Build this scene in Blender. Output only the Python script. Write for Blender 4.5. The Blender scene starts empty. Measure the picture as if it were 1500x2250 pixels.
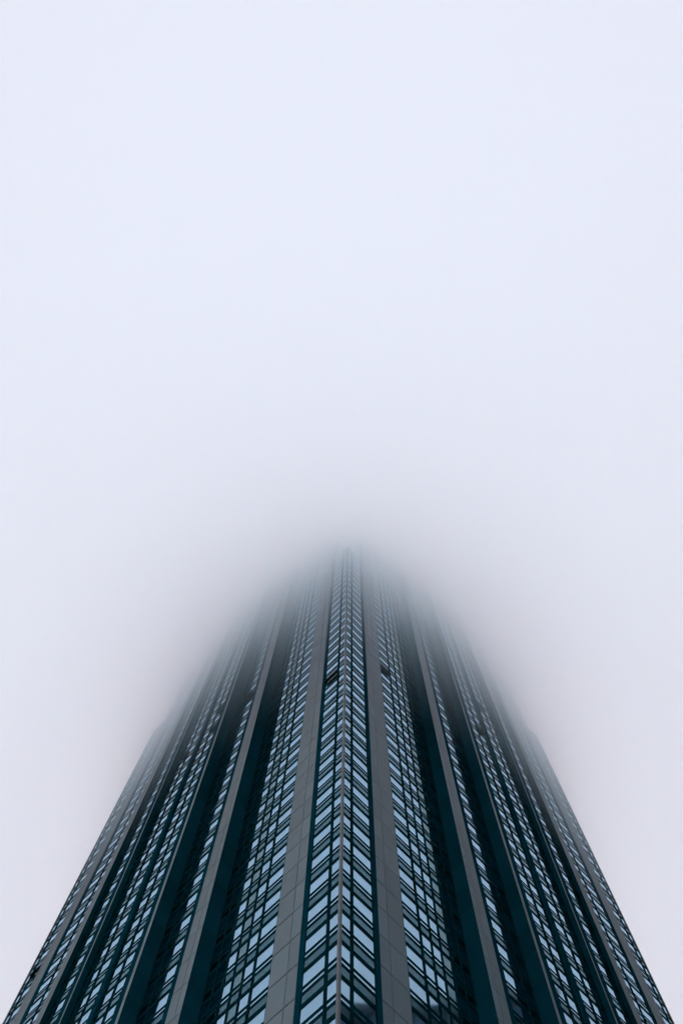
import bpy, bmesh, math, random
from mathutils import Matrix, Vector
R = math.radians
random.seed(7)
S = bpy.context.scene
COL = S.collection

# ------------------------------------------------------------------ scale
H = 3.8                      # one storey, metres
E = 7.41 * H                 # distance camera - facade plane; plan numbers below are in this unit
S2 = math.sqrt(2)
LEN = 2.02                   # length of one facade, in E

# ------------------------------------------------------------------ camera (35 mm lens, looking almost straight up)
FPX, IMW, IMH = 2187.0, 1500.0, 2250.0
DL = R(0.43)
ca, cb = S2 * math.sin(math.pi / 4 + DL), S2 * math.cos(math.pi / 4 + DL)
CAMZ = 1.6
cam_pos = Vector(((ca - cb) / S2 * E, -(ca + cb) / S2 * E, CAMZ))
zc = Vector((772 - 750, 765 - 1125, FPX)).normalized()        # world up, in camera axes (right, down, forward)
fc = (Vector((0, 0, 1)) - zc * zc.z).normalized()
rc = zc.cross(fc)
if rc.x < 0: rc = -rc
def azimuth(px, py):
    r = Vector((px - 750, py - 1125, FPX)); return math.atan2(r.dot(rc), r.dot(fc))
az0 = azimuth(747, 2000)
to_corner = math.atan2(-cam_pos.x, -cam_pos.y) - az0
FW = Vector((math.sin(to_corner), math.cos(to_corner), 0)); RT = Vector((FW.y, -FW.x, 0)); UP = Vector((0, 0, 1))
right = RT * rc.x + FW * fc.x + UP * zc.x
down = RT * rc.y + FW * fc.y + UP * zc.y
fwd = RT * rc.z + FW * fc.z + UP * zc.z
cd = bpy.data.cameras.new('camera'); cam = bpy.data.objects.new('camera', cd); COL.objects.link(cam)
m = Matrix((right, -down, -fwd)).transposed().to_4x4(); m.translation = cam_pos
cam.matrix_world = m
cd.sensor_fit = 'VERTICAL'; cd.sensor_height = 36.0; cd.sensor_width = 24.0; cd.lens = 36.0 * FPX / IMH
cd.clip_start = 0.1; cd.clip_end = 5000
S.camera = cam
def project(p):
    d = p - cam_pos; zz = d.dot(fwd)
    return (750 + FPX * d.dot(right) / zz, 1125 + FPX * d.dot(down) / zz)

# ------------------------------------------------------------------ light
w = bpy.data.worlds.new('World'); S.world = w; w.use_nodes = True
nt = w.node_tree; nt.nodes.clear()
sky = nt.nodes.new('ShaderNodeTexSky'); sky.sky_type = 'NISHITA'; sky.sun_disc = False
SUN_EL, SUN_ROT = R(80), R(-165)
sky.sun_elevation = SUN_EL; sky.sun_rotation = SUN_ROT; sky.air_density = 1.0; sky.dust_density = 0.0; sky.ozone_density = 1.0
bg = nt.nodes.new('ShaderNodeBackground'); bg.inputs['Strength'].default_value = 0.12
wo = nt.nodes.new('ShaderNodeOutputWorld')
nt.links.new(sky.outputs[0], bg.inputs[0]); nt.links.new(bg.outputs[0], wo.inputs[0])
sd = bpy.data.lights.new('sun', 'SUN'); sd.energy = 1.5; sd.angle = R(165); sd.color = (1.0, 0.955, 0.78)
sun = bpy.data.objects.new('sun', sd); COL.objects.link(sun)
sdir = Vector((math.sin(SUN_ROT) * math.cos(SUN_EL), math.cos(SUN_ROT) * math.cos(SUN_EL), math.sin(SUN_EL)))
sun.rotation_euler = sdir.to_track_quat('Z', 'Y').to_euler()
S.view_settings.view_transform = 'Standard'; S.view_settings.look = 'None'
S.view_settings.exposure = 0.72; S.view_settings.gamma = 1.0
S.cycles.volume_bounces = 32; S.cycles.max_bounces = 36
S.cycles.volume_step_rate = 1.0; S.cycles.volume_max_steps = 256

# ------------------------------------------------------------------ materials
def mat(name, col, rough=0.5, metal=0.0, spec=0.5, noise=0.0, edge=None, scale=1.0, bump=0.0, bscale=1.0):
    mm = bpy.data.materials.new(name); mm.use_nodes = True
    n = mm.node_tree.nodes; l = mm.node_tree.links; b = n['Principled BSDF']
    b.inputs['Base Color'].default_value = (*col, 1); b.inputs['Roughness'].default_value = rough
    b.inputs['Metallic'].default_value = metal; b.inputs['Specular IOR Level'].default_value = spec
    if edge: b.inputs['Specular Tint'].default_value = (*edge, 1)
    g = n.new('ShaderNodeNewGeometry')
    if noise:
        tx = n.new('ShaderNodeTexNoise'); tx.inputs['Scale'].default_value = scale; tx.inputs['Detail'].default_value = 6
        l.new(g.outputs['Position'], tx.inputs['Vector'])
        add = n.new('ShaderNodeMath'); add.operation = 'MULTIPLY_ADD'      # noise + per-piece random
        l.new(g.outputs['Random Per Island'], add.inputs[0]); add.inputs[1].default_value = 0.6
        l.new(tx.outputs['Fac'], add.inputs[2])
        mr = n.new('ShaderNodeMapRange'); mr.inputs['From Min'].default_value = 0.25; mr.inputs['From Max'].default_value = 1.35
        mr.inputs['To Min'].default_value = 1 - noise; mr.inputs['To Max'].default_value = 1 + noise
        l.new(add.outputs[0], mr.inputs['Value'])
        mx = n.new('ShaderNodeVectorMath'); mx.operation = 'SCALE'; mx.inputs[0].default_value = col
        l.new(mr.outputs[0], mx.inputs['Scale']); l.new(mx.outputs[0], b.inputs['Base Color'])
    if bump:
        t2 = n.new('ShaderNodeTexNoise'); t2.inputs['Scale'].default_value = bscale; t2.inputs['Detail'].default_value = 2
        l.new(g.outputs['Position'], t2.inputs['Vector'])
        bp = n.new('ShaderNodeBump'); bp.inputs['Strength'].default_value = bump; bp.inputs['Distance'].default_value = 0.05
        l.new(t2.outputs['Fac'], bp.inputs['Height']); l.new(bp.outputs[0], b.inputs['Normal'])
    return mm
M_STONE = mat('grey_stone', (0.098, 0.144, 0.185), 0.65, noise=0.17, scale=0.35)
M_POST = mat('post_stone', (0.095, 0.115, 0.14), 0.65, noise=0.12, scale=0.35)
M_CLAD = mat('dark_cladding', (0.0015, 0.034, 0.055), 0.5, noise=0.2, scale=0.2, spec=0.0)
M_FRAME = mat('dark_frame', (0.001, 0.021, 0.031), 0.5, spec=0.0)
M_MULL = mat('mullion_metal', (0.002, 0.026, 0.034), 0.5, spec=0.0)
M_GLASS = mat('mirror_glass', (0.28, 0.425, 0.53), 0.04, metal=1.0, edge=(.75, .9, 1.0), noise=0.13, scale=0.4, bump=0.01, bscale=0.4)
M_BLIND = mat('blind_glass', (0.10, 0.165, 0.19), 0.12, metal=1.0, edge=(.7, .84, .9), noise=0.12, scale=0.4)
M_SPAN = mat('spandrel_glass', (0.058, 0.105, 0.128), 0.12, metal=1.0, edge=(.62, .78, .85), noise=0.15, scale=0.3)
M_OPEN = mat('open_pane_glass', (0.01, 0.03, 0.04), 0.05, spec=0.4)
M_BLUE = mat('blue_glass', (0.15, 0.28, 0.39), 0.6, spec=0.1, noise=0.08, scale=0.2)
M_PAVE = mat('paving', (0.12, 0.12, 0.122), 0.8, noise=0.15, scale=0.5)

# ------------------------------------------------------------------ helpers
SIDES = {-1: (Vector((-1, 1, 0)) / S2, Vector((-1, -1, 0)) / S2), 1: (Vector((1, 1, 0)) / S2, Vector((1, -1, 0)) / S2)}
class MB:
    """Collects quads in (u, w, z) of one facade and links them as one mesh object."""
    def __init__(self, side): self.s = side; self.d, self.n = SIDES[side]; self.v = []; self.f = []; self.m = []; self.sm = []
    def P(self, u, w_, z): return self.d * (u * E) + self.n * (w_ * E) + Vector((0, 0, z))
    def quad(self, pts, mi=0, smooth=False):
        i = len(self.v); self.v += [self.P(*p) for p in pts]
        self.f.append((i, i + 1, i + 2, i + 3) if self.s > 0 else (i + 3, i + 2, i + 1, i)); self.m.append(mi); self.sm.append(smooth)
    def box(self, u0, u1, w0, w1, z0, z1, mi=0):
        a = [(u0, w0, z0), (u1, w0, z0), (u1, w1, z0), (u0, w1, z0), (u0, w0, z1), (u1, w0, z1), (u1, w1, z1), (u0, w1, z1)]
        i = len(self.v); self.v += [self.P(*p) for p in a]
        fs = [(0, 1, 2, 3), (4, 7, 6, 5), (3, 2, 6, 7), (1, 0, 4, 5), (0, 3, 7, 4), (2, 1, 5, 6)]
        for q in fs:
            q = tuple(i + k for k in q); self.f.append(q if self.s < 0 else q[::-1]); self.m.append(mi); self.sm.append(False)
    def build(self, name, mats, parent=None, **props):
        me = bpy.data.meshes.new(name); me.from_pydata(self.v, [], self.f)
        for mm in mats: me.materials.append(mm)
        me.polygons.foreach_set('material_index', self.m); me.polygons.foreach_set('use_smooth', self.sm); me.update()
        o = bpy.data.objects.new(name, me); COL.objects.link(o); o.parent = parent
        for k, v in props.items(): o[k] = v
        return o

# ------------------------------------------------------------------ ground and air
def plain(name, verts, faces, mm, **props):
    me = bpy.data.meshes.new(name); me.from_pydata(verts, [], faces); me.materials.append(mm); me.update()
    o = bpy.data.objects.new(name, me); COL.objects.link(o)
    for k, v in props.items(): o[k] = v
    return o
GR = 440
plain('ground', [(-GR, -GR, 0), (GR, -GR, 0), (GR, GR, 0), (-GR, GR, 0)], [(0, 1, 2, 3)], M_PAVE, kind='structure')

# ------------------------------------------------------------------ tower

# storey phase: a pane head at the corner seen at pixel (741, 2144)
r = Vector((741.2 - 750, 2143.9 - 1125, FPX))
elev = r.dot(zc) / math.hypot(r.dot(rc), r.dot(fc))
Z_HEAD = CAMZ + elev * (cam_pos - Vector((0, 0, CAMZ))).length
N0 = math.floor(Z_HEAD / H)
Z0 = Z_HEAD - N0 * H                       # lowest pane head
N_CORNER, N_TOP = 52, 59                   # storeys of the corner bays and of the rest
Z_TOP = Z0 + N_TOP * H; Z_CORNER = Z0 + N_CORNER * H

tower = bpy.data.objects.new('skyscraper', None); COL.objects.link(tower)
tower['label'] = 'dark glass skyscraper with pale stone piers, its top lost in fog'
tower['category'] = 'skyscraper'

def core():
    def sq(a, b):           # plan polygon inset a, notched corners b (in E), as world xy
        L0, R0 = SIDES[-1], SIDES[1]
        def q(ul, ur): return L0[0] * (ul * E) + R0[0] * (ur * E)
        lo, hi = a, LEN - a
        if b == 0: return [q(lo, lo), q(lo, hi), q(hi, hi), q(hi, lo)]
        return [q(lo + b, lo + b), q(lo + b, lo), q(lo + .001 + b, lo)] if False else [
            q(lo, b), q(b, b), q(b, lo), q(LEN - b, lo), q(LEN - b, b), q(hi, b), q(hi, LEN - b), q(LEN - b, LEN - b),
            q(LEN - b, hi), q(b, hi), q(b, LEN - b), q(lo, LEN - b)]
    v = []; f = []
    for poly, z0, z1 in ((sq(.012, 0), 0, Z_CORNER), (sq(.0115, .146), Z_CORNER - .5, Z_TOP + .3)):
        n = len(poly); i = len(v)
        v += [(p.x, p.y, z0) for p in poly] + [(p.x, p.y, z1) for p in poly]
        f += [(i + k, i + (k + 1) % n, i + n + (k + 1) % n, i + n + k) for k in range(n)] + [tuple(range(i + n, i + 2 * n))]
    o = plain('core_wall', v, f, M_CLAD); o.parent = tower
core()

# one storey, measured down from the pane head, in storeys
PANE, BAR1, STRIP, BAR2, SPAN, BAR3 = .39, .08, .085, .085, .24, .12
GL = -0.0012        # glass set back from the bay plane (E)
wins = []          # every window: (area in photo, side, bay, u0, u1, w, zhead, kind)
OPEN = {}          # (side, column key, storey) -> open

def pane_quads(mb, u0, u1, w_, zh, kind):
    j = lambda: random.uniform(-1, 1) * 0.00006
    g = w_ + GL; mi = 1 if kind == 'blind' else 0
    z1, z0 = zh, zh - PANE * H
    a, b, c, d = j(), j(), j(), j()
    if kind == 'open':
        mb.quad([(u0, g - .004, z0), (u1, g - .004, z0), (u1, g - .004, z1), (u0, g - .004, z1)], 2)
        t = .013                                                        # casement hinged at its head, pushed out
        mb.quad([(u0, g + t, z0 + .12), (u1, g + t, z0 + .12), (u1, g + .004, z1), (u0, g + .004, z1)], 2)
        mb.quad([(u0, g + t + .0015, z0 + .12), (u1, g + t + .0015, z0 + .12), (u1, g + .0055, z1), (u0, g + .0055, z1)], 0)
        mb.quad([(u0, g + t, z0 + .12), (u0, g + t + .0015, z0 + .12), (u0, g + .0055, z1), (u0, g + .004, z1)], 2)
        mb.quad([(u0, g + t, z0 + .12), (u1, g + t, z0 + .12), (u1, g + t + .0015, z0 + .12), (u0, g + t + .0015, z0 + .12)], 2)
    else:
        mb.quad([(u0, g + a, z0), (u1, g + b, z0), (u1, g + c, z1), (u0, g + d, z1)], mi)
    s1 = z0 - BAR1 * H; s0 = s1 - STRIP * H
    mb.quad([(u0, g + d, s0), (u1, g + c, s0), (u1, g + b, s1), (u0, g + a, s1)], mi)

def bay(side, u0, u1, w_, cols, n_top, n_low=0, opens=(), rng=None):
    """A glazed bay between u0 and u1 on plane w_. cols: (ua, ub, kind). Rest between columns is mullion."""
    mb = MB(side)
    for k in range(n_low, n_top + 1):
        zh = Z0 + k * H
        if zh - H < 0.3: continue
        z = zh - PANE * H
        f0 = w_ - .003
        mb.box(u0, u1, w_ - .006, w_ - .0002, z - BAR1 * H, z)
        z2 = z - (BAR1 + STRIP) * H
        mb.box(u0, u1, w_ - .006, w_ - .0002, z2 - BAR2 * H, z2)
        z3 = z2 - BAR2 * H
        for (a, b, kd) in cols:
            mb.quad([(a, w_ - .0012, z3 - SPAN * H), (b, w_ - .0012, z3 - SPAN * H), (b, w_ - .0012, z3), (a, w_ - .0012, z3)], 1)
        mb.box(u0, u1, w_ - .006, w_ + .0002, zh, zh + BAR3 * H)
        for ci, (a, b, kd) in enumerate(cols):
            if (ci, k) in opens: kd = 'open'
            wins.append([0, side, None, a, b, w_, zh, kd])
    mb.box(u0, u1, w_ - .0068, w_ - .0059, 0.05, Z0 + n_top * H + BAR3 * H)          # wall behind the glazing
    zt = Z0 + n_top * H + BAR3 * H
    o = mb.build('window_bay', [M_FRAME, M_SPAN], tower)
    for wn in wins:
        if wn[2] is None: wn[2] = o
    edges = [u0] + [x for c in cols for x in c[:2]] + [u1]
    for a, b in zip(edges[::2], edges[1::2]):
        if b - a < .0004: continue
        mm = MB(side)
        mm.box(a, b, w_ - .0055, w_ + .0008, 0.2, zt + .05)
        if b - a > .004: mm.box((a + b) / 2 - .0012, (a + b) / 2 + .0012, w_ + .0008, w_ + .0022, 0.2, zt + .05, 1)
        mm.build('mullion', [M_FRAME, M_MULL], o)
    return o

def pier(side, u0, u1, w0, w1, joints, ztop, dark_from=None, label=None):
    """A stone pier in panels one storey high on a dark backing; dark_from starts its rounded dark flank."""
    ue = dark_from if dark_from else u1
    mb = MB(side); g = .0011
    us = [u0] + list(joints) + [ue]
    for a, b in zip(us[:-1], us[1:]):
        k = -1
        while True:
            z0 = max(0.05, Z0 + k * H - .55 * H); z1 = min(Z0 + (k + 1) * H - .55 * H, ztop)
            if z0 >= ztop - .1: break
            aa = a + (g if a != u0 else .0); bb = b - (g if b != ue else 0)
            if z1 - z0 > .2: mb.box(aa, bb, w1 - .004, w1, z0 + .055, z1 - .055)
            k += 1
    o = mb.build('stone_pier', [M_STONE], tower)
    b2 = MB(side); b2.box(u0 + .0004, u1 - .0004, w0 - .006, w1 - .0042, 0.02, ztop - .05)
    # cladding of the flank that faces the corner
    k = -1
    while True:
        z0 = max(0.05, Z0 + k * H - .55 * H); z1 = min(Z0 + (k + 1) * H - .55 * H, ztop)
        if z0 >= ztop - .1: break
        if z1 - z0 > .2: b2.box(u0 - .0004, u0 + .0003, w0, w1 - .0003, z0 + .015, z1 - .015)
        k += 1
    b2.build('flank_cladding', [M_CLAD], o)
    if dark_from:
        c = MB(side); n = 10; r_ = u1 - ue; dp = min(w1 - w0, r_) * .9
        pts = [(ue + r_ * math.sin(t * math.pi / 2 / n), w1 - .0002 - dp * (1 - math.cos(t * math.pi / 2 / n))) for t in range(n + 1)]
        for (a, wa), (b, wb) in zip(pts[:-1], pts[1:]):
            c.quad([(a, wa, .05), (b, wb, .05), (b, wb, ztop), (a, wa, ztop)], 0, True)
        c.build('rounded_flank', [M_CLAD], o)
    return o

def facade(side):
    G, B = 'glass', 'blind'
    k2, k3 = (B, G) if side < 0 else (G, B)
    op = lambda d: {-1: d.get('L', ()), 1: d.get('R', ())}[side]
    bay(side, .0048, .126, 0, [(.005, .039, G), (.0485, .1245, G)], N_CORNER, opens=op({'L': [(1, 32)]}))
    mb = MB(side); mb.box(.126, .1443, -.006, .0006, .05, Z_TOP); mb.build('dark_strip', [M_CLAD], tower)
    pier(side, .1446, .2495, -.004, .0012, [.183], Z_TOP)
    bay(side, .2495, .539, 0, [(.2515, .319, G), (.3275, .3655, G), (.3725, .4075, k2), (.4145, .450, k3), (.4575, .493, G), (.5, .535, G)], N_TOP,
        opens=op({'R': [(0, 36)]}))
    pier(side, .539, .632, 0, .058, [.564], Z_TOP, dark_from=.604)
    bay(side, .632, .793, .045, [(.648, .7365, G), (.7445, .789, G)], N_TOP, opens=op({'L': [(0, 38)]}))
    pier(side, .793, .8476, .045, .0994, [], Z_TOP, dark_from=.8084)
    bay(side, .8476, .994, .08, [(.872, .922, G), (.9345, .991, G)], N_TOP, opens=op({'L': [(0, 37), (0, 39)], 'R': [(1, 38)]}))
    mb = MB(side); mb.box(.994, 1.023, .07, .0874, .05, Z_TOP); mb.build('centre_pier', [M_CLAD], tower)
    bay(side, 1.023, 1.184, .08, [(1.026, 1.089, G), (1.101, 1.150, G), (1.157, 1.181, G)], N_TOP, opens=op({'L': [(1, 37)], 'R': [(0, 42)]}))
    pier(side, 1.184, 1.235, .045, .102, [], Z_TOP, dark_from=1.193)
    bay(side, 1.235, 1.456, .045, [(1.250, 1.318, G), (1.330, 1.42, G), (1.428, 1.453, G)], N_TOP)
    pier(side, 1.456, 1.504, 0, .064, [1.478], Z_TOP)
    bay(side, 1.504, 1.80, 0, [(1.508, 1.541, G), (1.549, 1.5825, G), (1.59, 1.6245, G), (1.6315, 1.665, G), (1.6725, 1.7085, G), (1.719, 1.7985, G)], N_TOP)
    mb = MB(side); mb.box(1.80, 1.8277, -.006, .0006, .05, Z_TOP); mb.build('dark_strip', [M_CLAD], tower)
    pier(side, 1.828, 1.913, -.004, .0012, [1.885], Z_TOP)
    bay(side, 1.913, 2.0115, 0, [(1.915, 1.970, G), (1.979, 2.0105, G)], N_CORNER, opens=op({'L': [(0, 30)]}))
    # far corner post
    mb = MB(side); mb.box(2.0115, 2.022, -.008, .002, .05, Z_CORNER + .4); mb.build('corner_post', [M_STONE], tower)
for s in (-1, 1): facade(s)
# near corner post: a square pillar standing on the corner
mb = MB(-1); k = 0
while Z0 + (k - .55) * H < Z_CORNER:
    z0 = max(.05, Z0 + (k - 1.55) * H); mb.box(-.003, .0048, -.0048, .003, z0 + .01, Z0 + (k - .55) * H - .01); k += 1
mb.build('corner_post', [M_POST], tower)

# windows: the 100 that show largest in the photograph are parts, the rest one part
for wn in wins:
    t = MB(wn[1]); w_ = wn[5]; z1 = wn[6]; z0 = z1 - PANE * H
    ps = [t.P(wn[3], w_, z0), t.P(wn[4], w_, z0), t.P(wn[4], w_, z1), t.P(wn[3], w_, z1)]
    q = [project(p) for p in ps]
    if all((p - cam_pos).dot(fwd) > 0 for p in ps) and all(0 <= a <= IMW and 0 <= b <= IMH for a, b in q):
        ar = abs(sum(q[i][0] * q[(i + 1) % 4][1] - q[(i + 1) % 4][0] * q[i][1] for i in range(4))) / 2
        lit = wn[3] < .45 or (.64 < wn[3] < .66)
        wn[0] = ar if lit else 0
    if wn[7] == 'open': wn[0] = 1e9
order = sorted(range(len(wins)), key=lambda i: -wins[i][0])
rest = {-1: MB(-1), 1: MB(1)}
for rank, i in enumerate(order):
    ar, side, o, a, b, w_, zh, kd = wins[i]
    mb = MB(side) if rank < 100 else rest[side]
    pane_quads(mb, a, b, w_, zh, kd)
    if rank < 100:
        ob = mb.build('window', [M_GLASS, M_BLIND, M_OPEN], o)
        if kd == 'open': ob['label'] = 'window pushed open, dark'
# the two facades' remaining windows joined into one part
r0, r1 = rest[-1], rest[1]
n = len(r0.v); r0.v += r1.v; r0.f += [tuple(x + n for x in q) for q in r1.f]; r0.m += r1.m; r0.sm += r1.sm
r0.build('windows', [M_GLASS, M_BLIND, M_OPEN], tower, kind='stuff')

# ------------------------------------------------------------------ the dark neighbour across the street, mirrored in the lower panes
nb = bpy.data.objects.new('office_tower', None); COL.objects.link(nb); nb.location = (64, -70, 0)
nb['label'] = 'dark neighbouring office tower mirrored in the lowest panes of the skyscraper'; nb['category'] = 'office tower'
NBX, NBY, NBZ = 46, 101, 145
def boxes(name, bs, mm):
    v = []; f = []
    for x0, x1, y0, y1, z0, z1 in bs:
        i = len(v); v += [(x, y, z) for z in (z0, z1) for x, y in ((x0, y0), (x1, y0), (x1, y1), (x0, y1))]
        f += [tuple(i + k for k in q) for q in ((3, 2, 1, 0), (4, 5, 6, 7), (0, 1, 5, 4), (1, 2, 6, 5), (2, 3, 7, 6), (3, 0, 4, 7))]
    o = plain(name, v, f, mm); o.parent = nb; return o
boxes('glazing', [(.5, NBX - .5, .5, NBY - .5, .02, NBZ - .2)], M_BLUE)
boxes('wall', [(0, NBX, 0, NBY, k * 3.8 + .03, k * 3.8 + .5) for k in range(38)] +
      [(.1, .9, y, y + .7, .05, NBZ) for y in range(2, NBY - 2, 6)], M_CLAD)
boxes('roof', [(-.3, NBX + .3, -.3, NBY + .3, NBZ + .02, NBZ + 1.2)], M_CLAD)

# ------------------------------------------------------------------ haze: thin below, thickening into the cloud base that swallows the top
BX = 460; ZT = Z_TOP + 4
hv = [(x * BX, y * BX, z) for z in (-1.0, ZT) for x, y in ((-1, -1), (1, -1), (1, 1), (-1, 1))]
hm = bpy.data.materials.new('haze_air'); hm.use_nodes = True
n = hm.node_tree.nodes; l = hm.node_tree.links; n.clear()
out = n.new('ShaderNodeOutputMaterial'); pv = n.new('ShaderNodeVolumePrincipled')
pv.inputs['Color'].default_value = (0.74, 0.94, 1.0, 1); pv.inputs['Absorption Color'].default_value = (1, 1, 1, 1); pv.inputs['Anisotropy'].default_value = 0.87
pv.inputs['Density Attribute'].default_value = ''
geo = n.new('ShaderNodeNewGeometry'); sx = n.new('ShaderNodeSeparateXYZ'); l.new(geo.outputs['Position'], sx.inputs[0])
SC = 6.9 * H; ZREF = CAMZ + 53 * H; SREF = 5.0 / SC
a = n.new('ShaderNodeMath'); a.operation = 'MULTIPLY_ADD'; a.inputs[1].default_value = 1 / SC; a.inputs[2].default_value = -ZREF / SC
l.new(sx.outputs['Z'], a.inputs[0])
ex = n.new('ShaderNodeMath'); ex.operation = 'EXPONENT'; l.new(a.outputs[0], ex.inputs[0])
mn = n.new('ShaderNodeMath'); mn.operation = 'MINIMUM'; l.new(ex.outputs[0], mn.inputs[0]); mn.inputs[1].default_value = 0.6
sb = n.new('ShaderNodeMath'); sb.operation = 'SUBTRACT'; sb.inputs[1].default_value = 0.042; l.new(mn.outputs[0], sb.inputs[0])
mz = n.new('ShaderNodeMath'); mz.operation = 'MAXIMUM'; mz.inputs[1].default_value = 0.0; l.new(sb.outputs[0], mz.inputs[0])
de = n.new('ShaderNodeMath'); de.operation = 'MULTIPLY_ADD'; l.new(mz.outputs[0], de.inputs[0]); de.inputs[1].default_value = SREF; de.inputs[2].default_value = 0.00002
l.new(de.outputs[0], pv.inputs['Density']); l.new(pv.outputs[0], out.inputs['Volume'])
plain('haze', hv, [(3, 2, 1, 0), (4, 5, 6, 7), (0, 1, 5, 4), (1, 2, 6, 5), (2, 3, 7, 6), (3, 0, 4, 7)], hm, kind='stuff')
print('WINS', len(wins), 'ZHEAD', Z_HEAD, 'N0', N0)
